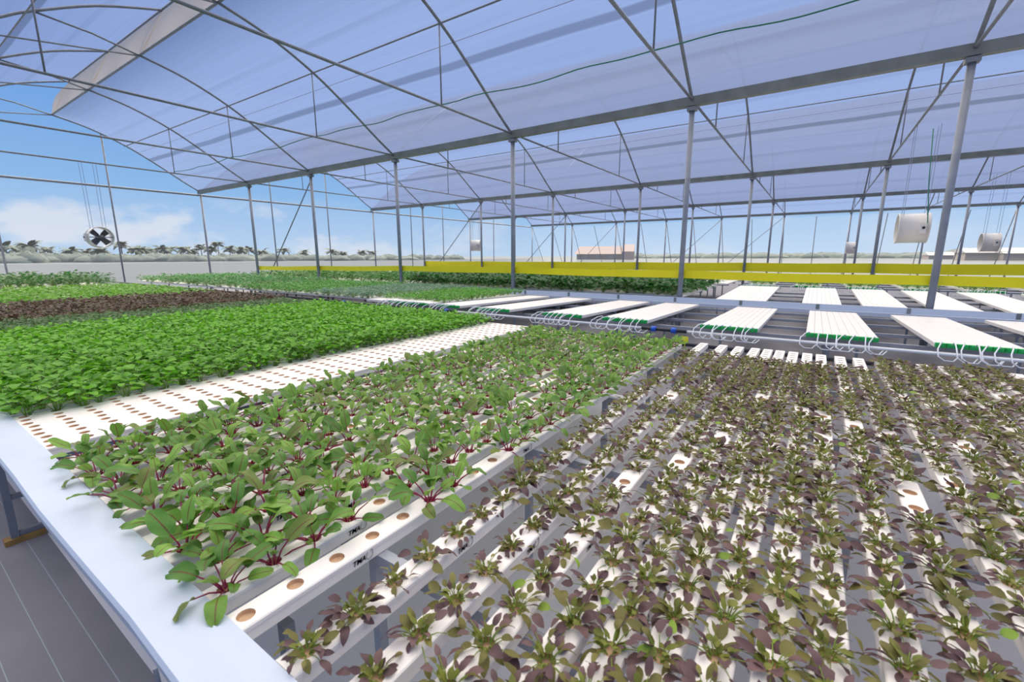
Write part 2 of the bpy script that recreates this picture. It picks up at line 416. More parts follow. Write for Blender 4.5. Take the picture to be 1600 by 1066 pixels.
# far side: leaning props under the last gutter, diagonal braces
kx = []
for i, x in enumerate(XP[:-1]):
    kx += [(x, i, 0), ((x + XP[i + 1]) / 2, i, 1)]
for q, (x, i, h) in enumerate(kx):
    b = MB(); b.tube([(x, FY0 - .06, FZ0), (x, far_y(0) - .06, 0.0)], 0.03, 6)
    o = b.build('leaning_prop', M['darksteel'], smooth=True)
    tag(o, 'slanting steel prop along the far side, %s from the left' % nth(q + 1), 'prop', 'slanting props on the far side')
    if h == 0 and i > 2:
        b = MB(); b.tube([(x, ROWS[4] + .075, 1.95), (x, far_y(1.95) - .1, 1.95)], 0.02, 6)
        b.build('tie', M['darksteel'], o)
def brace(xa, xb, y, za, zb, label):
    b = MB(); b.tube([(xa, y + .11, za), (xb, y + .11, zb)], 0.025, 6)
    tag(b.build('diagonal_brace', M['darksteel'], smooth=True), label, 'brace', 'diagonal braces')
for r in range(1, 5):
    brace(XP[2] - .1, XP[1] + .12, ROWS[r], 4.95, 0.15, 'diagonal brace between posts near the left wall in the %s gutter row' % nth(r))
brace(XP[4] - .1, XP[3] + .12, ROWS[4], 4.9, 0.4, 'diagonal brace between the fourth and fifth posts of the far row')
brace(XP[5] - .1, XP[4] + .12, ROWS[4], 4.9, 0.4, 'diagonal brace between the fifth and sixth posts of the far row')
# yellow sticky bands
def band(y, x0, x1, z0, z1, label, dz=0.0):
    b = MB(); xs = [x0] + [x for x in XP if x0 < x < x1] + [x1]; P = []
    for a, c in zip(xs, xs[1:]):
        for t in (0, .25, .5, .75): P.append(a + (c - a) * t)
    P.append(x1)
    for x in P:
        k = min(abs(x - q) for q in XP); s = -0.02 * min(k, 2.3) / 2.3 + (dz * max(0, (-12 - x) / 10)) - (.05 * min(1, max(0, (x + 7.6) / 9)) if dz else 0)
        b.v += [(x, y, EYE + z0 + s), (x, y, EYE + z1 + s), (x, y - .004, EYE + z1 + s), (x, y - .004, EYE + z0 + s)]
    for i in range(len(P) - 1):
        for j in range(4):
            a = 4 * i + j; c = 4 * i + (j + 1) % 4; b.f.append((a, c, c + 4, a + 4)); b.m.append(0)
    tag(b.build('yellow_band', M['yellow']), label, 'insect trap band', 'yellow insect trap bands')
band(ROWS[1] + .075, XP[1], XR, -0.52, -0.335, 'long yellow insect trap band stretched along the first row of posts', -.11)
band(ROWS[2] + .075, XP[1], XR, -0.72, -0.335, 'long yellow insect trap band stretched along the second row of posts')

# ------------------------------------------------------------------ fans
def make_fan(loc, label, rz=0.0, rad=.42, ln=.75):
    o = empty('circulation_fan', loc, label, 'fan', 'circulation fans'); o.rotation_euler = (0, 0, rz)
    b = MB(); n = 32
    for x, r in ((-ln / 2, rad + .012), (-ln / 2 + .03, rad + .012), (-ln / 2 + .032, rad), (ln / 2 - .032, rad), (ln / 2 - .03, rad + .012), (ln / 2, rad + .012),
                 (ln / 2, rad - .012), (-ln / 2, rad - .012)):
        b.v += [(x, r * math.cos(2 * PI * j / n), r * math.sin(2 * PI * j / n)) for j in range(n)]
    for i in range(8):
        for j in range(n):
            a = i * n + j; c = i * n + (j + 1) % n; d = ((i + 1) % 8) * n
            b.f.append((a, c, d + (j + 1) % n, d + j)); b.m.append(0)
    b.build('drum', M['fan'], o, smooth=True)
    for q in range(4):
        b = MB(); a0 = PI / 4 + q * PI / 2; m_ = 6
        for i in range(m_):
            r = .07 + (rad - .10) * i / (m_ - 1); w = .30 + .10 * i / (m_ - 1)
            for sgn in (-1, 1):
                an = a0 + sgn * w * .5 / max(r, .1) * .55
                b.v.append((.05 + sgn * .05, r * math.cos(an), r * math.sin(an)))
        for i in range(m_ - 1):
            a = 2 * i; b.f.append((a, a + 1, a + 3, a + 2)); b.m.append(0)
        b.build('blade', M['blade'], o, smooth=True)
    b = MB(); b.tube([(-.10, 0, 0), (.24, 0, 0)], .085, 14); b.build('motor', M['blade'], o, smooth=True)
    b = MB(); b.box(.16, .20, -rad, rad, -.018, .018); b.build('motor_bracket', M['steel'], o)
    b = MB(); b.box(ln / 2 - .24, ln / 2 - .1, -rad - .09, -rad + .02, -.16, .12); bx = b.build('switch_box', M['fan'], o)
    b = MB(); b.tube([(ln / 2 - .16, -rad - .085, -.01), (ln / 2 - .16, -rad - .11, -.01)], .035, 10); b.build('dial', M['ink'], bx)
    for sx in (-1, 1):
        for sy in (-1, 1):
            b = MB(); b.tube([(sx * ln * .36, sy * rad * .5, rad * .84), (sx * ln * .36 , sy * .2, 3.45 + EYE - loc[2] - .02)], .007, 5)
            b.build('hanging_cord', M['cord'], o)
    return o
make_fan((-22.75, 5.66, EYE + .74), 'round circulation fan with four dark blades hanging before the cloudy sky at the left', rad=.37, ln=.5)
f = make_fan((2.12, 17.1, EYE + .73), 'large white drum fan with control box hanging right of the bare trays', rad=.40, ln=.68)
b = MB(); b.tube([(.1, -.1, 2.6), (.16, -.3, 1.2), (.22, -.42, .45), (.25, -.47, .1)], .012, 6); b.build('power_cable', M['rope'], f, smooth=True)
make_fan((6.25, 28.7, EYE + .52), 'white drum fan near the right edge of the view beyond the second yellow band', rad=.40, ln=.58)
make_fan((1.85, 39.4, EYE + .47), 'smallest white drum fan far back near the far side, right of centre', rad=.40, ln=.6)
make_fan((-22.75, 28.6, EYE + .82), 'small white drum fan far back at the left with its grille side showing', rz=.5, rad=.42, ln=.75)

# ------------------------------------------------------------------ growing channels
def channel_mesh(name, w, length, holes, pitch_r=.025, h=.05, slots=0):
    """A lidded channel, origin at the near end's top middle: round planting holes cut through the top with the inside tinted as if lit through the plastic."""
    b = MB(); hw = w / 2; bw = hw - .004
    ys = []; y = 0.0
    ring = 14
    def strip(y0, y1):
        if y1 - y0 > 1e-4: b.quad((-bw, y0, 0), (bw, y0, 0), (bw, y1, 0), (-bw, y1, 0))
    cell = min(.04, bw)
    for hy in holes:
        strip(y, hy - cell); y = hy + cell
        outer, inner, low = [], [], []
        for j in range(ring):
            an = 2 * PI * j / ring; c, s = math.cos(an), math.sin(an)
            kx = min(bw / abs(c) if abs(c) > 1e-6 else 9, cell / abs(s) if abs(s) > 1e-6 else 9)
            outer.append((c * kx, hy + s * kx, 0)); inner.append((c * pitch_r, hy + s * pitch_r, 0)); low.append((c * pitch_r * .96, hy + s * pitch_r * .96, -.014))
        n = len(b.v); b.v += outer + inner + low
        # corner points
        cs = [(bw, hy + cell, 0), (-bw, hy + cell, 0), (-bw, hy - cell, 0), (bw, hy - cell, 0)]
        k = len(b.v); b.v += cs
        for j in range(ring):
            j2 = (j + 1) % ring
            a0, a1 = 2 * PI * j / ring, 2 * PI * (j + 1) / ring
            cor = None
            for ci, ang in enumerate((math.atan2(cell, bw), PI - math.atan2(cell, bw), PI + math.atan2(cell, bw), 2 * PI - math.atan2(cell, bw))):
                if a0 + 1e-5 < ang < a1 - 1e-5: cor = ci
            if cor is None: b.f.append((n + j, n + j2, n + ring + j2, n + ring + j))
            else: b.f.append((n + j, k + cor, n + j2, n + ring + j2, n + ring + j))
            b.m.append(0)
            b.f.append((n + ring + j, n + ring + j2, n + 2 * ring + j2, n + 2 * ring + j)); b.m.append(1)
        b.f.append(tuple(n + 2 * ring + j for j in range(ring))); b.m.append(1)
    strip(y, length)
    # sides with a small chamfer and a lid seam, underside, ends
    P = [(bw, 0), (hw, -.004), (hw, -.016), (hw - .0025, -.018), (hw - .0015, -h), (-hw + .0015, -h), (-hw + .0025, -.018), (-hw, -.016), (-hw, -.004), (-bw, 0)]
    n = len(b.v)
    for yy in (0, length): b.v += [(p[0], yy, p[1]) for p in P]
    m = len(P)
    for j in range(m - 1):
        b.f.append((n + j, n + j + 1, n + m + j + 1, n + m + j)); b.m.append(0)
    b.f.append(tuple(n + j for j in reversed(range(m)))); b.m.append(0)
    b.f.append(tuple(n + m + j for j in range(m))); b.m.append(0)
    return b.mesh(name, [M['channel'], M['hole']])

def logo_mesh():
    cu = bpy.data.curves.new('logo', 'FONT'); cu.body = 'TMA'; cu.size = .026; cu.shear = .25; cu.extrude = .0002; cu.offset = .0006
    o = bpy.data.objects.new('logo_tmp', cu); COL.objects.link(o)
    bpy.context.view_layer.update()
    me = bpy.data.meshes.new_from_object(o.evaluated_get(bpy.context.evaluated_depsgraph_get()))
    COL.objects.unlink(o); bpy.data.objects.remove(o)
    v = [(0, p.co.x, p.co.y) for p in me.vertices]; f = [tuple(p.vertices) for p in me.polygons]
    b = MB(); b.v = v; b.f = f; b.m = [0] * len(f)
    x = .056
    b.tube([(0, x + .006, .024), (0, x, .006), (0, x + .006, -.004), (0, x + .02, -.004), (0, x + .028, .006), (0, x + .026, .026), (0, x + .018, .022)], .0009, 4)
    return b.mesh('logo', [M['ink']])
LOGO = logo_mesh()

Y0 = 0.455
HS = 0.147
def holes_from(off, end): 
    r = []; y = off
    while y < end: r.append(y); y += HS
    return r
CH = {}
def chan(key, w, length, off, end, slots=0):
    if key not in CH: CH[key] = (channel_mesh('channel_body', w, length, holes_from(off, end)), holes_from(off, end))
    return CH[key]

def place_channel(me, x, y0, z, label, cat, group, logo_y=None, slots=None, w=.09, length=4.85):
    o = put('growing_channel', me, loc=(x, y0, z)); tag(o, label, cat, group)
    if logo_y:
        for ly in logo_y:
            put('logo', LOGO, o, (w / 2 + .0006, ly, -.036))
    if slots:
        for sy in slots:
            b = MB(); b.box(-.022, .022, sy - .007, sy + .007, .0004, .0012); b.build('slot', M['slot'], o)
    return o

PLANT = {'beet': [], 'mustard': []}
BEET_X = [-1.243 - .1615 * k for k in range(12)]
for k, x in enumerate(BEET_X):
    off = [.07, .05, .10, .06, .115, .08][k % 6] if k else .178 - .147
    me, hs = chan(('beet', k % 6 if k else 9), .094, 4.82, off if k else .031 + .0, 4.75)
    y0 = Y0 - .0 + (0.0 if k else .0)
    lab = 'white beet channel with round holes, %s counted from the mustard bed side' % nth(k + 1)
    place_channel(me, x, y0, TABLE, lab, 'growing channel', 'channels of the beet bed', logo_y=[.35 + .1 * (k % 3), 1.42], w=.094)
    for j, hy in enumerate(hs): PLANT['beet'].append((x, y0 + hy, k, j))
MX = [-.99, -.785, -.617, -.462, -.342, -.229, -.11, .012, .128, .283, .43, .60, .745, .90, 1.05, 1.20, 1.35, 1.50, 1.65, 1.80, 1.96, 2.12]
for k, x in enumerate(MX):
    off = [.06, .11, .04, .085][k % 4]
    full = k > 10
    me, hs = chan(('must', k % 4, full), .088, 5.0, off, 4.95 if full else 4.42)
    lab = 'white channel of purple mustard plants, %s from the beet bed' % nth(k + 1)
    place_channel(me, x, Y0, TABLE, lab, 'growing channel', 'channels of the purple mustard bed', logo_y=[.6 + .13 * (k % 4)], slots=None if full else [4.58, 4.68, 4.78, 4.88], w=.088)
    for j, hy in enumerate(hs): PLANT['mustard'].append((x, Y0 + hy, k, j))
PAN = [-3.337 - .0945 * k for k in range(9)]
for k, x in enumerate(PAN):
    me, hs = chan(('pan', k % 3), .0935, 4.95, [.03, .036, .042][k % 3], 4.9)
    place_channel(me, x, Y0, TABLE, 'empty white channel with open holes, %s from the beet bed side' % nth(k + 1), 'growing channel', 'empty channels between beets and bright greens')

def bench(name, x0, x1, y0, y1, z, label, rails, legs, deck=None):
    o = empty(name, (0, 0, 0), label, 'bench frame')
    for y in rails:
        b = MB(); b.box(x0, x1, y - .02, y + .02, z - .052 - .045, z - .0525); b.build('rail', M['frame'], o)
    for (x, y) in legs:
        b = MB(); b.box(x - .018, x + .018, y - .018, y + .018, 0, z - .098); b.build('leg', M['frame'], o)
    if deck:
        b = MB(); n = max(1, int(round((deck[1] - deck[0]) / .095)))
        for i in range(n):
            xa = deck[0] + (deck[1] - deck[0]) * i / n
            b.box(xa + .001, xa + .093, y0, y1, z - .05, z)
        b.build('channel_deck', M['channel'], o)
    return o
RAILS = (.93, 2.0, 3.1, 4.2, 5.18)
bench('bench_frame', -4.15, 2.3, .5, 5.3, TABLE, 'grey steel bench frame carrying the beet and mustard channels', RAILS,
      [(x, y) for y in RAILS for x in (-4.0, -2.6, -1.235, .2, 1.5)])

# front drain gutter covered with pale blue film, its stands
o = empty('drain_gutter', (0, .38, 0), 'pale blue film-covered drain gutter along the near ends of the channels', 'gutter')
b = MB(); xs = np.linspace(-27, 3, 61)
prof = [(-.082, -.075), (-.094, -.012), (-.086, .0), (.0, .004), (.072, .001), (.074, -.05)]
for i, x in enumerate(xs):
    wv = .003 * math.sin(x * 3.1) + .002 * math.sin(x * 7.7)
    for (yy, zz) in prof: b.v.append((x, yy + (wv if yy < 0 else 0), TABLE + zz + .004 + wv * .6))
n = len(prof)
for i in range(len(xs) - 1):
    for j in range(n - 1):
        a = i * n + j; b.f.append((a, a + n, a + n + 1, a + 1)); b.m.append(0)
b.build('film_cover', M['gutterfilm'], o, smooth=False)
b = MB(); b.box(-27, 3, -.07, .06, TABLE - .10, TABLE - .012); b.build('trough', M['lip'], o)
for i, x in enumerate((-24, -20, -16, -12, -8, -3.98, -1.26, 1.6)):
    st = empty('gutter_stand', (x, .34, 0), 'steel stand under the pale drain gutter, %s from the left' % nth(i + 1) if x != -3.98 else 'steel stand with a wooden foot block under the pale drain gutter', 'stand', 'stands under the drain gutter')
    for yy in (0.0, .26):
        b = MB(); b.box(-.018, .018, yy - .018, yy + .018, .035 if x == -3.98 else 0, TABLE - (.101 if yy < .1 else .12)); b.build('leg', M['darksteel'], st)
    b = MB(); b.box(-.014, .014, .02, .24, .28, .31); b.build('cross_bar', M['darksteel'], st)
    b = MB(); b.box(-.016, .016, .02, .30, .036, .066); b.build('foot_bar', M['darksteel'], st)
    if x == -3.98:
        b = MB(); b.box(-.035, .035, -.05, .13, 0.0, .034); b.build('foot_block', M['wood'], st)
b = MB(); b.tube([(-1.262, .278, TABLE - .005), (-1.235, .279, TABLE - .125)], .005, 6)
tag(b.build('film_clip', M['darksteel']), 'dark metal rod clip on the near edge of the pale drain gutter', 'clip')

# ------------------------------------------------------------------ plants
class PM:
    """Leafy mesh with per-leaf colour and uv."""
    def __init__(s): s.v, s.f, s.uv, s.c = [], [], [], []
    def blade(s, base, direction, L, W, col, curl=.5, nx=4, ny=5, shape='oval', fold=.25, roll=0.0, wav=0.0):
        d = Vector(direction).normalized(); up = Vector((0, 0, 1))
        side = d.cross(up)
        if side.length < .05: side = Vector((random.uniform(-1, 1), random.uniform(-1, 1), 0))
        side.normalize(); nrm = side.cross(d).normalized()
        if roll:
            q = Matrix.Rotation(roll, 3, d); side = q @ side; nrm = q @ nrm
        n0 = len(s.v); p = Vector(base); cur = d.copy(); nn = nrm.copy(); ph = random.uniform(0, 6)
        for i in range(ny + 1):
            t = i / ny
            if shape == 'oval': w = W * .5 * (math.sin(PI * min(1, t * .93 + .07)) ** .75) * (1.12 - .35 * t)
            elif shape == 'beet': w = W * .5 * (max(0, math.sin(PI * min(1, t ** .85 * .86 + .06))) ** .62)
            elif shape == 'round': w = W * .5 * (max(0, math.sin(PI * (t * .92 + .04))) ** .6)
            else: w = W * .5 * math.sin(PI * (t * .9 + .08)) ** .9 * (1.0 + .25 * math.sin(t * 19))
            if i == ny: w *= .5 if shape == 'beet' else .15
            for j in range(nx + 1):
                u = j / nx * 2 - 1
                q = p + side * (u * w) + nn * (abs(u) * w * fold + wav * W * math.sin(ph + t * 9 + u * 3) * abs(u))
                s.v.append(tuple(q)); s.uv.append((u * .5 + .5, t)); s.c.append(col)
            st = L / ny; p = p + cur * st
            R = Matrix.Rotation(-curl / ny, 3, side); cur = R @ cur; nn = R @ nn
        for i in range(ny):
            for j in range(nx):
                a = n0 + i * (nx + 1) + j; s.f.append((a, a + 1, a + nx + 2, a + nx + 1))
    def stalk(s, pts, r0, r1, col, n=4):
        b = MB(); b.tube(pts, r0, n, cap=False, r1=r1); k = len(s.v)
        s.v += b.v; s.f += [tuple(k + i for i in f) for f in b.f]; s.uv += [(.0, .0)] * len(b.v); s.c += [col] * len(b.v)
    def mesh(s, name, m):
        me = bpy.data.meshes.new(name); me.from_pydata(s.v, [], s.f); me.materials.append(m)
        at = me.attributes.new('leafcol', 'FLOAT_COLOR', 'POINT')
        at.data.foreach_set('color', [x for c in s.c for x in (*c, 1.0)])
        ul = me.uv_layers.new(name='UVMap')
        vi = np.empty(len(me.loops), dtype=np.int32); me.loops.foreach_get('vertex_index', vi)
        ul.data.foreach_set('uv', np.array(s.uv, dtype=np.float32)[vi].ravel())
        me.polygons.foreach_set('use_smooth', [True] * len(s.f)); me.update(); return me

def mixc(a, b, t): return tuple(x + (y - x) * t for x, y in zip(a, b))
def dirv(az, el): return (math.cos(az) * math.cos(el), math.sin(az) * math.cos(el), math.sin(el))

def beet_proto():
    F, T = PM(), PM(); n = random.randint(8, 10); a0 = random.uniform(0, 6)
    for i in range(n):
        az = a0 + i * 2.4 + random.uniform(-.35, .35); q = i / (n - 1)
        el = .28 + 1.0 * q + random.uniform(-.15, .15); lp = random.uniform(.05, .1) * (1 - .25 * q)
        d = Vector(dirv(az, el)); b0 = Vector((math.cos(az) * .008, math.sin(az) * .008, -.008))
        p1 = b0 + d * lp * .5 + Vector((0, 0, .006)); d2 = Vector(dirv(az, el - .2)); p2 = p1 + d2 * lp * .5
        T.stalk([b0, p1, p2], .0032, .002, lin((140, 24, 70)), 5)
        L = random.uniform(.062, .118) * (1 - .3 * abs(q - .35)); W = L * random.uniform(.46, .6)
        g = random.random(); col = mixc(lin((136, 180, 74)), lin((90, 140, 58)), g)
        if random.random() < .12: col = mixc(col, lin((110, 96, 60)), .5)
        F.blade(p2 - d2 * .004, dirv(az + random.uniform(-.3, .3), el - .12), L, W, col, random.uniform(.4, 1.6), 4, 8, 'beet', random.uniform(.05, .3), random.uniform(-.7, .7), .09)
    return F.mesh('foliage', M['beet']), T.mesh('stem', M['beetstem'])
def mustard_proto():
    F, T = PM(), PM(); n = random.randint(16, 28); a0 = random.uniform(0, 6)
    def colour():
        g = random.random()
        if g > .98: return lin((138, 168, 62))
        if g < .56: return mixc(lin((94, 70, 76)), lin((114, 88, 86)), random.random())
        return mixc(lin((100, 96, 48)), lin((126, 120, 64)), random.random())
    for i in range(n):
        az = a0 + i * 2.4 + random.uniform(-.4, .4); q = i / (n - 1)
        el = .1 + .95 * q + random.uniform(-.2, .25); lp = random.uniform(.02, .075) * (1 - .3 * q)
        d = Vector(dirv(az, el)); b0 = Vector((math.cos(az) * .012, math.sin(az) * .012, -.006))
        p1 = b0 + d * lp * .55 + Vector((0, 0, .008)); d2 = Vector(dirv(az, el - .25)); p2 = p1 + d2 * lp * .45
        T.stalk([b0, p1, p2], .0019, .0012, lin((136, 160, 66)), 4)
        L = random.uniform(.03, .062) * (1 - .2 * q); W = L * random.uniform(.46, .62)
        F.blade(p2 - d2 * .003, dirv(az + random.uniform(-.5, .5), el - .3), L, W, colour(), random.uniform(.2, 1.4), 2, 5, 'oval', random.uniform(.05, .35), random.uniform(-.7, .7), .06)
    for i in range(11):          # small inner leaves crowding the hole
        az = random.uniform(0, 6.3); r = random.uniform(.004, .026); p = (math.cos(az) * r, math.sin(az) * r, random.uniform(.004, .03))
        c = mixc(lin((96, 104, 34)), lin((128, 134, 56)), random.random())
        F.blade(p, dirv(az, random.uniform(0, 1.1)), random.uniform(.02, .036), random.uniform(.014, .02), c, random.uniform(.2, 1), 2, 3, 'oval', .2, random.uniform(-.6, .6))
    return F.mesh('foliage', M['mustard']), T.mesh('stem', M['greenstem'])
def bushy_proto(n, L0, W0, h, spread, cols, shape='round', nx=2, ny=4, curl=(.2, 1.0), stems=True, stemcol=(132, 170, 70)):
    """Dense little plant: leaves carried at the canopy's height, spread over the plant's own footprint."""
    F = PM(); a0 = random.uniform(0, 6)
    for i in range(n):
        az = a0 + i * 2.4 + random.uniform(-.3, .3); q = (i + .5) / n
        r = spread * math.sqrt(q) * random.uniform(.7, 1.1); zz = h * (1 - .72 * q) * random.uniform(.75, 1.08)
        p = Vector((math.cos(az) * r, math.sin(az) * r, zz))
        if stems: F.stalk([(math.cos(az) * .01, math.sin(az) * .01, -.006), p * .55 + Vector((0, 0, zz * .15)), p], .0022, .0014, lin(stemcol), 3)
        c = mixc(lin(cols[0]), lin(cols[1]), random.random())
        L = L0 * random.uniform(.75, 1.2)
        F.blade(p, dirv(az + random.uniform(-.6, .6), random.uniform(-.1, .75) * (1.1 - q * .6)), L, W0 * L / L0 * random.uniform(.85, 1.1), c, random.uniform(*curl), nx, ny, shape, random.uniform(.05, .4), random.uniform(-.5, .5))
    return F.mesh('foliage', M['leaf'])

def stuff_mesh(name, meshes, items, label, cat):
    """Everything past the counted plants of a kind, as one mesh."""
    if not items: return
    V, Fs, UVs, Cs, n0 = [], [], [], [], 0
    me0 = []
    for me in meshes:
        v = np.array([p.co[:] for p in me.vertices]); f = [tuple(p.vertices) for p in me.polygons]
        c = np.empty(len(v) * 4); me.attributes['leafcol'].data.foreach_get('color', c)
        uv = np.zeros((len(v), 2))
        ul = me.uv_layers['UVMap']
        for lp in me.loops: uv[lp.vertex_index] = ul.data[lp.index].uv
        me0.append((v, f, c.reshape(-1, 4)[:, :3], uv, me.materials[0]))
    return me0

def merged(name, groups, label, cat):
    """groups: list of (list of (mesh, matrix)) -> one stuff object with several materials."""
    mats, V, F, MI, C, U = [], [], [], [], [], []
    cache = {}; n0 = 0
    for me, mx in groups:
        if me.name not in cache:
            v = np.array([p.co[:] for p in me.vertices]); f = np.array([list(p.vertices) for p in me.polygons])
            c = np.empty(len(v) * 4); me.attributes['leafcol'].data.foreach_get('color', c)
            uv = np.zeros((len(v), 2)); ul = me.uv_layers['UVMap']
            for lp in me.loops: uv[lp.vertex_index] = ul.data[lp.index].uv
            if me.materials[0] not in mats: mats.append(me.materials[0])
            cache[me.name] = (v, f, c.reshape(-1, 4), uv, mats.index(me.materials[0]))
        v, f, c, uv, mi = cache[me.name]
        A = np.array(mx); V.append(v @ A[:3, :3].T + A[:3, 3]); F.append(f + n0); C.append(c); U.append(uv); MI += [mi] * len(f); n0 += len(v)
    V = np.concatenate(V); F = np.concatenate(F); C = np.concatenate(C); U = np.concatenate(U)
    me = bpy.data.meshes.new(name); me.from_pydata(V.tolist(), [], F.tolist())
    for m in mats: me.materials.append(m)
    me.polygons.foreach_set('material_index', MI)
    at = me.attributes.new('leafcol', 'FLOAT_COLOR', 'POINT'); at.data.foreach_set('color', C.ravel().tolist())
    ul = me.uv_layers.new(name='UVMap'); vi = np.empty(len(me.loops), dtype=np.int32); me.loops.foreach_get('vertex_index', vi)
    ul.data.foreach_set('uv', U[vi].ravel().astype(np.float32))
    me.polygons.foreach_set('use_smooth', [True] * len(F)); me.update()
    return tag(put(name, me), label, cat, kind='stuff')

def size_key(x, y): return math.hypot(x, y)

def plant_rows(kind, name, spots, protos, labeller, cat, group, rest_name, rest_label, limit=300, miss=0.03, smin=.85, smax=1.15):
    sel, rest = [], []
    cand = []
    for (x, y, k, j) in spots:
        if j > 3 and random.random() < miss: continue
        if not in_frame(x, y, TABLE + .08, 260): continue
        cand.append((x, y, k, j, in_frame(x, y, TABLE + .06, 25)))
    cand.sort(key=lambda c: (not c[4], size_key(c[0], c[1])))
    roots = []
    groups = []
    for n, (x, y, k, j, inf) in enumerate(cand):
        rz = random.uniform(0, 2 * PI); sc = random.uniform(smin, smax) * (1.22 - .03 * j if name == 'beet_plant' and j < 8 else 1); p = random.randrange(len(protos))
        if n < limit and inf:
            o = empty(name, (x, y, TABLE), labeller(k, j), cat, group); o.rotation_euler = (0, 0, rz); o.scale = (sc,) * 3
            put('foliage', protos[p][0], o); put('stem', protos[p][1], o)
        else:
            mx = Matrix.Translation((x, y, TABLE)) @ Matrix.Rotation(rz, 4, 'Z') @ Matrix.Scale(sc, 4)
            groups += [(protos[p][0], mx), (protos[p][1], mx)]
    if groups: merged(rest_name, groups, rest_label, cat)

beets = [beet_proto() for _ in range(9)]
skip = {(0, j) for j in range(0, 5)} | {(0, 7), (0, 8)}
bspots = [s for s in PLANT['beet'] if (s[2], s[3]) not in skip]
plant_rows('beet', 'beet_plant', bspots, beets, lambda k, j: 'red-stemmed beet plant in the %s hole from the gutter, %s beet channel' % (nth(j + 1), nth(k + 1)),
           'beet plant', 'beet plants', 'distant_beet_plants', 'farther beet plants filling the far end of the beet bed', miss=.07, smin=.78, smax=1.12)
musts = [mustard_proto() for _ in range(9)]
plant_rows('mustard', 'mustard_plant', PLANT['mustard'], musts, lambda k, j: 'purple mustard plant in the %s hole from the gutter, %s mustard channel' % (nth(j + 1), nth(k + 1)),
           'mustard plant', 'purple mustard plants', 'distant_mustard_plants', 'farther purple mustard plants filling the far end of the mustard bed', miss=.05, smin=.74, smax=1.2)

def canopy(name, x0, x1, y0, y1, dx, dy, z, protos, label, cat, group, limit=300, jit=.3, rest=None, s=(.85, 1.2), edge=None, slope=0.0):
    nx = max(1, int(round((x1 - x0) / dx))); ny = max(1, int(round((y1 - y0) / dy))); c = []
    for i in range(nx):
        for j in range(ny):
            x = x1 - (i + .5) * (x1 - x0) / nx + random.uniform(-jit, jit) * dx
            y = y0 + (j + .5) * (y1 - y0) / ny + random.uniform(-jit, jit) * dy
            if in_frame(x, y, z + .1, 120): c.append((x, y, i, j))
    c.sort(key=lambda q: math.hypot(q[0], q[1])); groups = []
    for n, (x, y, i, j) in enumerate(c):
        p = random.choice(protos); rz = random.uniform(0, 6.28); sc = random.uniform(*s); zz = z + slope * (y - y0)
        if n < limit:
            o = put(name, p, loc=(x, y, zz)); o.rotation_euler = (0, 0, rz); o.scale = (sc,) * 3
            tag(o, edge(i, j) if edge and i == 0 else label, cat, group)
        else:
            groups.append((p, Matrix.Translation((x, y, zz)) @ Matrix.Rotation(rz, 4, 'Z') @ Matrix.Scale(sc, 4)))
    print('CANOPY', name, len(c))
    if groups:
        rest = rest or ('farther_' + name + 's', 'farthest part of the canopy: ' + label)
        merged(rest[0], groups, rest[1], cat)

G = lambda n, L, W, h, sp, c, **k: [bushy_proto(n, L, W, h, sp, c, **k) for _ in range(6)]
def bed(x0, x1, y0, y1, z, label, near=False):
    rails = [y0 + .4, (y0 + y1) / 2, y1 - .3]
    xs = np.arange(x0 + .3, x1, 1.9)
    bench('bench_frame', x0, x1, y0, y1, z, label, rails, [(x, y) for y in rails for x in xs], deck=(x0, x1))

# bed one, left of the empty channels
bright = G(16, .058, .046, .13, .08, ((116, 180, 42), (82, 147, 34)), nx=2, ny=4)
bed(-8.35, -4.19, Y0, 5.42, TABLE, 'bench of white channels hidden under the bright green leafy crop')
canopy('leafy_green', -8.3, -4.03, Y0 - .02, 5.4, .118, .125, TABLE, bright, 'bright green leafy plant inside the dense canopy left of the empty channels', 'leafy green plant', 'bright green leafy plants',
       rest=('leafy_greens_beyond', 'rest of the bright green leafy canopy left of the empty channels'),
       edge=lambda i, j: 'bright green leafy plant at the canopy edge beside the empty channels, %s from the gutter' % nth(j + 1))
greyg = G(30, .052, .032, .11, .12, ((104, 138, 88), (84, 118, 74)), shape='oval', ny=3)
bed(-9.75, -8.36, Y0, 5.42, TABLE, 'bench of channels hidden under the grey-green herb strip')
canopy('grey_green_herb', -9.7, -8.32, Y0, 5.4, .15, .165, TABLE, greyg, 'small grey-green herb plant in the strip beside the purple lettuces', 'herb plant', 'grey-green herbs')
purp = G(24, .075, .055, .15, .13, ((98, 70, 62), (78, 62, 50)), ny=3, curl=(.5, 1.4))
bed(-13.2, -9.78, Y0, 5.42, TABLE, 'bench of channels hidden under the dark purple lettuces')
canopy('purple_lettuce', -13.15, -9.72, Y0, 5.4, .24, .24, TABLE, purp, 'dark purple-brown lettuce in the wide dark strip left of the herbs', 'lettuce', 'dark purple lettuces')
lime = G(26, .085, .06, .14, .17, ((120, 176, 58), (96, 152, 48)), ny=3)
bed(-19.4, -13.25, Y0, 5.42, TABLE, 'bench of channels hidden under the light green lettuces by the left wall')
canopy('light_green_lettuce', -19.4, -13.2, Y0 + .2, 5.4, .33, .33, TABLE, lime, 'light green lettuce in the strip beyond the dark purple lettuces', 'lettuce', 'light green lettuces')
tall = G(34, .11, .09, .42, .28, ((66, 128, 56), (48, 104, 50)), ny=3)
bed(-24.5, -20.6, Y0 + 1.5, 5.42, TABLE, 'bench of channels hidden under the tall dark greens at the left wall')
canopy('tall_dark_green', -24.3, -20.3, Y0 + 1.2, 5.3, .48, .48, TABLE, tall, 'tall dark green leafy plant in the last strip before the left wall', 'leafy plant', 'tall dark greens by the left wall')

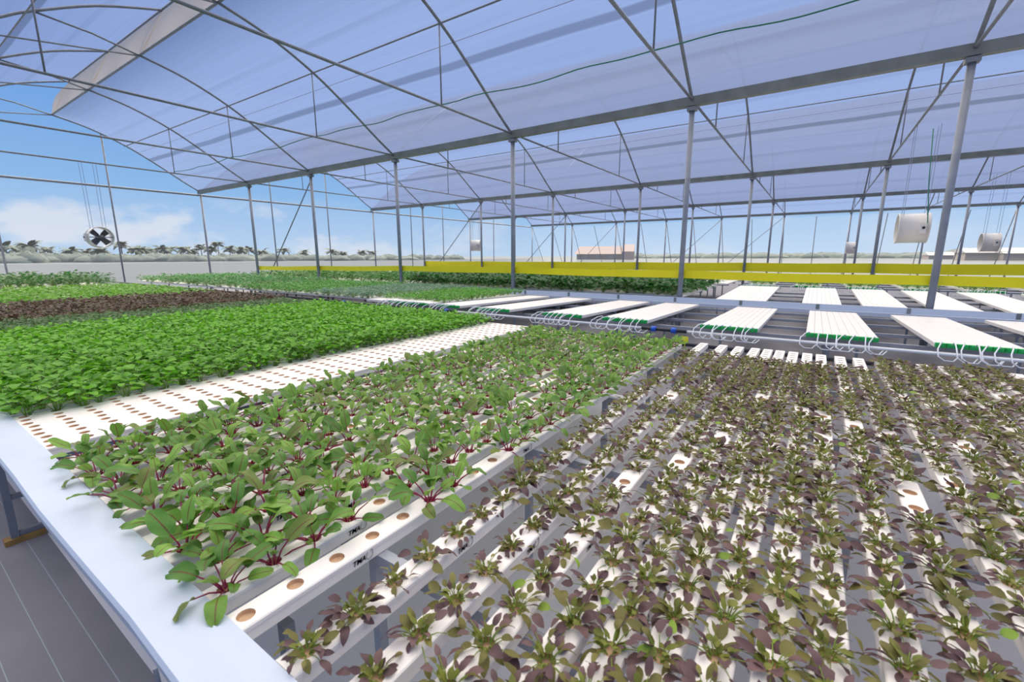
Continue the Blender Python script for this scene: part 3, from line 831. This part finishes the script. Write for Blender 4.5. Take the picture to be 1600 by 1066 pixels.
# ------------------------------------------------------------------ header pipes between the beds
hp = empty('header_pipe', (0, 6.62, TABLE - .075), 'long white and black water header pipe in front of the bare trays', 'pipe')
segs = [(-27, -9.4, 'black'), (-9.3, -5.8, 'black'), (-5.75, -2.1, 'white'), (-2.1, -1.45, 'black'), (-1.45, 6, 'white')]
for a, c, m in segs:
    b = MB(); b.tube([(a, 0, 0), (c, 0, 0)], .019 if m == 'white' else .026, 10); b.build('pipe_run', M['tube' if m == 'white' else 'black'], hp, smooth=True)
for x in (-6.05, -1.92, -1.63, -9.35):
    b = MB(); b.tube([(x - .035, 0, 0), (x + .035, 0, 0)], .042, 10); b.build('union', M['blue'], hp, smooth=True)
for x in np.arange(-25, 6, 1.5):
    b = MB(); b.box(x - .015, x + .015, -.015, .015, -(TABLE - .075), -.03); b.build('stake', M['darksteel'], hp)
dp = empty('header_pipe', (0, 5.72, TABLE - .09), 'dark water header pipe behind the far ends of the near channels', 'pipe')
b = MB(); b.tube([(-27, 0, 0), (4, 0, 0)], .024, 10); b.build('pipe_run', M['black'], dp, smooth=True)
for x in np.arange(-25, 4, 1.5):
    b = MB(); b.box(x - .012, x + .012, -.012, .012, -(TABLE - .09), -.02); b.build('stake', M['darksteel'], dp)
b = MB(); b.box(-.035, .035, -.002, .002, -.03, .03); b.tube([(0, .004, -.03), (0, .004, -.1)], .004, 5)
tag(b.build('row_tag', M['tag'], loc=(-1.2, 5.42, TABLE + .03)), 'small yellow tag at the far corner of the beet bed', 'tag')

# ------------------------------------------------------------------ bare trays of channels
def tray_channel_meshes(key, L, drop):
    b = MB(); hw = .0455; P = [(hw - .004, 0), (hw, -.004), (hw - .001, -.05), (-hw + .001, -.05), (-hw, -.004), (-hw + .004, 0)]
    n = len(P)
    for yy in (0, L): b.v += [(p[0], yy, p[1] - drop * yy / L) for p in P]
    for j in range(n): b.f.append((j, (j + 1) % n, n + (j + 1) % n, n + j)); b.m.append(0)
    b.f.append(tuple(reversed(range(n)))); b.f.append(tuple(n + j for j in range(n))); b.m += [0, 0]
    body = b.mesh('channel_body', [M['channel']])
    b = MB(); b.box(-.043, .043, -.05, -.0005, -.046, .005); b.box(-.03, .03, -.065, -.05, -.03, -.004); cap = b.mesh('end_cap', [M['cap']])
    tubes = []
    for q in range(4):
        s1 = random.uniform(-.07, .07); b = MB()
        b.tube([(0, -.06, -.005), (s1 * .2 - .01, -.11, .03), (s1 * .5 - .04, -.22, .025), (s1 - .08, -.33, -.02), (s1 - .08, -.40, -.09), (s1 - .03, -.42, -.13), (s1 + .05, -.39, -.135), (s1 + .09, -.335, -.095)], .0068, 6)
        tubes.append(b.mesh('feed_tube', [M['tube']], smooth=True))
    return body, cap, tubes
def tray(x0, n, y, z, mats, where, idx, flip=False, planted=False):
    body, cap, tubes = mats
    for i in range(n):
        x = x0 + (i + .5) * .0935
        o = put('growing_channel', body, loc=(x, y, z))
        if flip: o.rotation_euler = (0, 0, PI)
        tag(o, '%s white channel in the %s' % (nth(i + 1), where), 'growing channel', where)
        put('end_cap', cap, o); put('feed_tube', random.choice(tubes), o)
A = tray_channel_meshes('a', 3.75, .09)
names = ['tray just left of the bright green strip end', 'first bare tray right of the bright green strip', 'second bare tray right of the bright green strip', 'third bare tray right of the bright green strip', 'fourth bare tray behind the beet bed',
         'bare tray just right of the blue pipe unions', 'bare tray behind the middle of the mustard bed', 'bare tray at the right behind the mustard bed', 'bare tray cut by the right edge of the view']
TX = [(-8.05, 13), (-6.62, 7), (-5.48, 8), (-3.98, 8), (-2.86, 8), (-1.33, 8), (-.03, 8), (1.22, 8), (2.45, 8)]
for q, (x0, n) in enumerate(TX): tray(x0, n, 6.93, TABLE, A, names[q], q)
bench('bench_frame', -8.2, 3.4, 6.9, 10.6, TABLE - .085, 'grey steel frame under the bare trays behind the header pipe', (7.5, 8.4, 9.4, 10.4), [(x, y) for y in (7.5, 8.4, 9.4, 10.4) for x in (-7.5, -5, -2.5, .25, 2.6)])
# planted strips behind the header pipe
strip = G(20, .05, .04, .12, .11, ((98, 172, 44), (76, 150, 36)), ny=3)
canopy('salad_green', -8.85, -6.75, 7.35, 10.7, .19, .2, TABLE - .03, strip, 'bright green salad plant in the strip behind the header pipe', 'salad plant', 'bright green strip behind the header pipe')
bed(-8.9, -8.1, 6.93, 10.7, TABLE - .01, 'bench of channels at the left edge of the bright green strip')
bluish = G(22, .06, .045, .13, .13, ((128, 164, 140), (104, 146, 116)), ny=3)
bed(-11.4, -8.95, 7.1, 10.7, TABLE, 'bench of channels hidden under the blue-green brassicas')
canopy('blue_green_brassica', -11.3, -8.9, 6.92, 10.7, .21, .22, TABLE, bluish, 'blue-green young brassica in the pale strip behind the header pipe', 'brassica plant', 'blue-green brassicas')
midg = G(26, .07, .055, .14, .16, ((92, 164, 66), (74, 142, 52)), ny=3)
bed(-15.6, -11.45, 7.1, 10.7, TABLE, 'bench of channels hidden under the mid green herbs')
canopy('mid_green_herb', -15.5, -11.35, 6.92, 10.7, .29, .29, TABLE, midg, 'mid green herb plant left of the blue-green brassicas', 'herb plant', 'mid green herbs')
mint = G(28, .09, .065, .22, .21, ((86, 154, 80), (64, 126, 62)), ny=3)
bed(-24.5, -15.65, 7.1, 10.7, TABLE, 'bench of channels hidden under the minty herbs toward the left wall')
canopy('minty_herb', -24.3, -15.6, 6.92, 10.7, .40, .40, TABLE, mint, 'leafy green herb toward the left wall behind the header pipe', 'herb plant', 'minty herbs')

# central drain gutter along the first row of posts
cg = empty('drain_gutter', (0, 11.1, 0), 'pale drain gutter with white lip running along the first row of posts', 'gutter')
b = MB(); b.box(-27, 6.5, .20, .228, TABLE - .17, TABLE - .005); b.build('back_wall', M['wallfilm'], cg)
b = MB(); b.box(-27, 6.5, -.03, .20, TABLE - .18, TABLE - .165); b.build('trough_floor', M['gutterfilm'], cg)
b = MB(); b.box(-27, 6.5, -.07, -.03, TABLE - .18, TABLE - .10); b.build('front_lip', M['lip'], cg)
for x in np.arange(-26, 6.5, 1.45):
    b = MB(); b.box(x - .03, x + .03, .193, .1995, TABLE - .164, TABLE - .015); b.build('clamp', M['beam'], cg)
    b = MB(); b.box(x - .018, x + .018, .06, .096, 0, TABLE - .181); b.build('leg', M['darksteel'], cg)

# bed three: big dark greens, trays beyond
dark = G(30, .16, .13, .32, .26, ((62, 118, 52), (44, 94, 44)), shape='round', nx=2, ny=3, curl=(.5, 1.5))
bed(-12.6, -2.75, 11.85, 16.6, TABLE, 'bench of channels hidden under the large dark greens')
canopy('large_leaf_green', -12.5, -2.75, 11.64, 16.4, .40, .42, TABLE, dark, 'large-leaved dark green plant behind the first row of posts', 'leafy plant', 'large dark greens')
midt = G(28, .12, .09, .26, .22, ((84, 142, 60), (62, 118, 50)), ny=3)
bed(-24.5, -12.65, 11.85, 16.6, TABLE, 'bench of channels hidden under the farther leafy greens')
canopy('far_leafy_green', -24.3, -12.6, 11.64, 16.4, .46, .50, TABLE, midt, 'leafy green plant in the far strip left of the large dark greens', 'leafy plant', 'farther leafy greens', limit=260)
B_ = tray_channel_meshes('b', 5.0, .1)
TX2 = [(-2.05, 12), (-.2, 8), (.92, 8), (2.05, 8), (3.2, 8), (4.4, 8), (5.6, 8)]
n2 = ['first bare tray right of the large dark greens', 'second bare tray right of the large dark greens', 'third bare tray right of the large dark greens', 'fourth bare tray right of the large dark greens', 'fifth bare tray right of the large dark greens', 'sixth bare tray right of the large dark greens', 'last bare tray right of the large dark greens']
for q, (x0, n) in enumerate(TX2): tray(x0, n, 16.75, TABLE, B_, n2[q], q, flip=True)
bench('bench_frame', -2.3, 6.4, 11.7, 16.7, TABLE - .10, 'grey steel frame under the trays past the first post row', (12.3, 13.6, 15.0, 16.3), [(x, y) for y in (12.3, 13.6, 15.0, 16.3) for x in (-2.0, .6, 3.0, 5.4)])
# bed four: young light lettuces
young = G(18, .085, .07, .17, .13, ((150, 190, 92), (118, 164, 66)), ny=3)
C_ = tray_channel_meshes('c', 3.6, .0)
TX4 = [(-1.9, 8), (-.55, 8), (.85, 8), (2.2, 8), (3.6, 8), (5.0, 8), (6.4, 8)]
for q, (x0, n) in enumerate(TX4):
    tray(x0, n, 17.6, TABLE, C_, '%s planted tray from the left under the yellow bands' % nth(q + 1), q)
    canopy('young_lettuce', x0, x0 + n * .0935, 17.7, 21.0, .25, .3, TABLE, young, 'young light green lettuce in the far trays under the yellow bands', 'lettuce', 'young lettuces under the yellow bands', limit=30)
bench('bench_frame', -2.3, 7.4, 17.6, 21.2, TABLE, 'grey steel frame under the young lettuces', (18.2, 19.4, 20.8), [(x, y) for y in (18.2, 19.4, 20.8) for x in (-2.0, .4, 1.9, 3.3, 4.6, 6.1)])
deepg = G(20, .12, .1, .26, .22, ((66, 128, 58), (48, 104, 50)), ny=3)
bed(-24.5, -2.6, 17.6, 21.5, TABLE, 'bench of channels hidden under the farthest greens')
canopy('farthest_green', -24, -2.8, 17.7, 21.3, .7, .7, TABLE, deepg, 'dark green plant in the farthest bed under the yellow bands', 'leafy plant', 'farthest greens')

# ------------------------------------------------------------------ outside: palms, bushes, house
def at_dist(px, dist):
    d = (fwd * FPX + rgt2 * (px - 800) + dwn2 * (402 - 533)); d.z = 0; d.normalize(); return d.x * dist, d.y * dist
def palm(x, y, h, spread):
    o = empty('palm_tree', (x, y, -.1), 'coconut palm in the hazy treeline outside', 'palm tree', 'palms outside')
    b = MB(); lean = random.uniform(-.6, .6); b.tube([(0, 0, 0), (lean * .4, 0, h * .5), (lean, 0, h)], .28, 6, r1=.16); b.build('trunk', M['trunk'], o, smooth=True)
    b = MB(); n = 22
    for i in range(n):
        az = i * 2.4 + random.uniform(-.3, .3); el = random.uniform(-.2, 1.0); p = Vector((lean, 0, h)); d = Vector(dirv(az, el)); pts = []
        for q in range(6):
            pts.append(p.copy()); p = p + d * spread / 5; d = (d + Vector((0, 0, -.28))).normalized()
        sd = Vector((-math.sin(az), math.cos(az), 0))
        for q in range(5):
            w0 = 1.0 * (1 - abs(q / 5 - .4)); w1 = 1.0 * (1 - abs((q + 1) / 5 - .4))
            dz = Vector((0, 0, -.35))
            for sg in (-1, 1):
                b.quad(pts[q], pts[q + 1], pts[q + 1] + sd * sg * w1 + dz * w1, pts[q] + sd * sg * w0 + dz * w0)
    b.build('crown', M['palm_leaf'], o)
    return o
PALMS = [(12, 382), (26, 388), (50, 382), (76, 389), (112, 389), (137, 391), (158, 390), (192, 380), (213, 387), (222, 389), (241, 388), (256, 387), (267, 389), (287, 387), (300, 391), (316, 384), (330, 389), (343, 379), (360, 387), (378, 388), (389, 389), (410, 392), (443, 390), (476, 393), (520, 392), (535, 394), (566, 393), (581, 394)]
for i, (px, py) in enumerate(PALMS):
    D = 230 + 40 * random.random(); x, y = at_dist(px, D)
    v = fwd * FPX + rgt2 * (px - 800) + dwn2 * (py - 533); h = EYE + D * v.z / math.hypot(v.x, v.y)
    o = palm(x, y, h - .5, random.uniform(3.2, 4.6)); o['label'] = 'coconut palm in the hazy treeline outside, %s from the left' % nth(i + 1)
def bush(px, D, h, r, lab):
    x, y = at_dist(px, D)
    b = MB(); n, m = 18, 9; ph = random.uniform(0, 9)
    for i in range(m):
        el = i / (m - 1) * PI / 2
        for j in range(n):
            az = 2 * PI * j / n; k = 1 + .14 * math.sin(az * 3 + ph) + random.uniform(-.06, .06)
            b.v.append((r * k * math.cos(az) * math.cos(el), r * k * math.sin(az) * math.cos(el), h * math.sin(el) * (1 + .12 * math.sin(az * 5 + ph)) + random.uniform(-.12, .12)))
    for i in range(m - 1):
        for j in range(n):
            a = i * n + j; c = i * n + (j + 1) % n; b.f.append((a, c, c + n, a + n)); b.m.append(0)
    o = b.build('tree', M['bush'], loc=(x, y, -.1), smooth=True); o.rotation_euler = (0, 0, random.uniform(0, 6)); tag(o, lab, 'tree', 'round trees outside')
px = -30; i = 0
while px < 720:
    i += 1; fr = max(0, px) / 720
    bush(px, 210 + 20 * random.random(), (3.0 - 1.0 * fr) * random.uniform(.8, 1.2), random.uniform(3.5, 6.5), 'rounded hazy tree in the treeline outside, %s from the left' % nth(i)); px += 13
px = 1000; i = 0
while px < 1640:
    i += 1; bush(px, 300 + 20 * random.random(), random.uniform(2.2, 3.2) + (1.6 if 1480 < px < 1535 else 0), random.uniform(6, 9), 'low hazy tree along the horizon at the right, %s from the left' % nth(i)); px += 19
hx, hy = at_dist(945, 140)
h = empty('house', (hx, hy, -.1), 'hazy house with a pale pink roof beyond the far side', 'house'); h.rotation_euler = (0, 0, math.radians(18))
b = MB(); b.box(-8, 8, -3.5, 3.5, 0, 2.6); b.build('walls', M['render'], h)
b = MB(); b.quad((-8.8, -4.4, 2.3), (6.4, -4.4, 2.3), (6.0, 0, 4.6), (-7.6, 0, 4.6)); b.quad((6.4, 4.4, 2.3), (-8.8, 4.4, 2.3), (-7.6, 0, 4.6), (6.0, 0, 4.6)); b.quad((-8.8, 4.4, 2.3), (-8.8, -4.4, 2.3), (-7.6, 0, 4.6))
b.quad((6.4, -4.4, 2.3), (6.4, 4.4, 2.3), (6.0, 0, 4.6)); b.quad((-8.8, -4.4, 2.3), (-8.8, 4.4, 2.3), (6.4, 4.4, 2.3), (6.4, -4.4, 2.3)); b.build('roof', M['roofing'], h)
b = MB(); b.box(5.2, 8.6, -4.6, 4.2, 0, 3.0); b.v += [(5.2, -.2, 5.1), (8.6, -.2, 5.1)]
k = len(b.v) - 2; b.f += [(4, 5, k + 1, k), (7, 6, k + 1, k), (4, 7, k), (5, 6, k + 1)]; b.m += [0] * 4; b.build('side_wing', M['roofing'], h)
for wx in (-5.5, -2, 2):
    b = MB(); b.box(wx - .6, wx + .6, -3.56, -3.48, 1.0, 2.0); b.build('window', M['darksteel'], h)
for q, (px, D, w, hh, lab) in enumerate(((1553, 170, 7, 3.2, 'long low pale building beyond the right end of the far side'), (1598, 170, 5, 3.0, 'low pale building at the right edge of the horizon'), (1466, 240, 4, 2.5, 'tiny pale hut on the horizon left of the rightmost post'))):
    x, y = at_dist(px, D); h = empty('shed', (x, y, -.1), lab, 'building'); h.rotation_euler = (0, 0, .25)
    b = MB(); b.box(-w, w, -2.5, 2.5, 0, hh - .8); b.build('walls', M['render'], h)
    b = MB(); b.quad((-w - .3, -3, hh - .9), (w + .3, -3, hh - .9), (w + .3, 0, hh + .3), (-w - .3, 0, hh + .3)); b.quad((w + .3, 3, hh - .9), (-w - .3, 3, hh - .9), (-w - .3, 0, hh + .3), (w + .3, 0, hh + .3))
    b.quad((-w - .3, 3, hh - .9), (-w - .3, -3, hh - .9), (-w - .3, 0, hh + .3)); b.quad((w + .3, -3, hh - .9), (w + .3, 3, hh - .9), (w + .3, 0, hh + .3)); b.build('roof', M['shedroof'], h)

# ------------------------------------------------------------------ sky and sun
w = bpy.data.worlds.new('World'); S.world = w; w.use_nodes = True
nt = w.node_tree; L = nt.links; bg = nt.nodes['Background']
tc = nt.nodes.new('ShaderNodeTexCoord'); sx = nt.nodes.new('ShaderNodeSeparateXYZ'); L.new(tc.outputs['Generated'], sx.inputs[0])
r = nt.nodes.new('ShaderNodeValToRGB'); e = r.color_ramp.elements
e[0].position = 0.0; e[0].color = (*lin((178, 204, 230)), 1); e[1].position = 1.0; e[1].color = (*lin((92, 138, 212)), 1)
k = e.new(.10); k.color = (*lin((140, 182, 226)), 1); k = e.new(.30); k.color = (*lin((98, 148, 216)), 1)
L.new(sx.outputs['Z'], r.inputs[0])
mp = nt.nodes.new('ShaderNodeMapping'); mp.inputs['Scale'].default_value = (5.5, 5.5, 11); mp.inputs['Location'].default_value = (1.7, .4, .2)
L.new(tc.outputs['Generated'], mp.inputs[0])
n = nt.nodes.new('ShaderNodeTexNoise'); n.inputs['Scale'].default_value = 1.0; n.inputs['Detail'].default_value = 7; n.inputs['Roughness'].default_value = .55
L.new(mp.outputs[0], n.inputs['Vector'])
cr = nt.nodes.new('ShaderNodeValToRGB'); cr.color_ramp.elements[0].position = .47; cr.color_ramp.elements[0].color = (0, 0, 0, 1); cr.color_ramp.elements[1].position = .56; cr.color_ramp.elements[1].color = (1, 1, 1, 1)
L.new(n.outputs['Fac'], cr.inputs[0])
el = nt.nodes.new('ShaderNodeValToRGB'); ee = el.color_ramp.elements
ee[0].position = 0.0; ee[0].color = (.9, .9, .9, 1); ee[1].position = .115; ee[1].color = (0.0, 0.0, 0.0, 1); k = ee.new(.07); k.color = (.85, .85, .85, 1)
L.new(sx.outputs['Z'], el.inputs[0])
# clouds gather toward the left end wall
dr = nt.nodes.new('ShaderNodeMapRange'); dr.inputs['From Min'].default_value = -.55; dr.inputs['From Max'].default_value = -.9; dr.inputs['To Min'].default_value = .25; dr.inputs['To Max'].default_value = 1.0
L.new(sx.outputs['X'], dr.inputs['Value'])
m1 = nt.nodes.new('ShaderNodeMath'); m1.operation = 'MULTIPLY'; L.new(cr.outputs[0], m1.inputs[0]); L.new(el.outputs[0], m1.inputs[1])
m2 = nt.nodes.new('ShaderNodeMath'); m2.operation = 'MULTIPLY'; L.new(m1.outputs[0], m2.inputs[0]); L.new(dr.outputs[0], m2.inputs[1])
mx = nt.nodes.new('ShaderNodeMix'); mx.data_type = 'RGBA'; L.new(m2.outputs[0], mx.inputs['Factor']); L.new(r.outputs[0], mx.inputs[6]); mx.inputs[7].default_value = (*lin((212, 219, 230)), 1)
L.new(mx.outputs[2], bg.inputs[0]); bg.inputs[1].default_value = 0.88

sl = bpy.data.lights.new('sun', 'SUN'); so = bpy.data.objects.new('sun', sl); COL.objects.link(so)
sl.energy = 11.8; sl.angle = math.radians(115); sl.color = (1.0, .86, .60)
sd = Vector((-.25, .35, 1.0)).normalized()          # toward the sun
so.rotation_euler = sd.to_track_quat('Z', 'Y').to_euler()

S.view_settings.view_transform = 'Standard'; S.view_settings.look = 'None'; S.view_settings.gamma = 1; S.view_settings.exposure = 0.3
try: S.view_settings.use_curve_mapping = False
except Exception: pass
S.cycles.use_denoising = True
S.cycles.max_bounces = 10; S.cycles.diffuse_bounces = 4; S.cycles.transparent_max_bounces = 24; S.cycles.transmission_bounces = 6
S.cycles.sample_clamp_indirect = 6.0; S.cycles.caustics_reflective = False; S.cycles.caustics_refractive = False
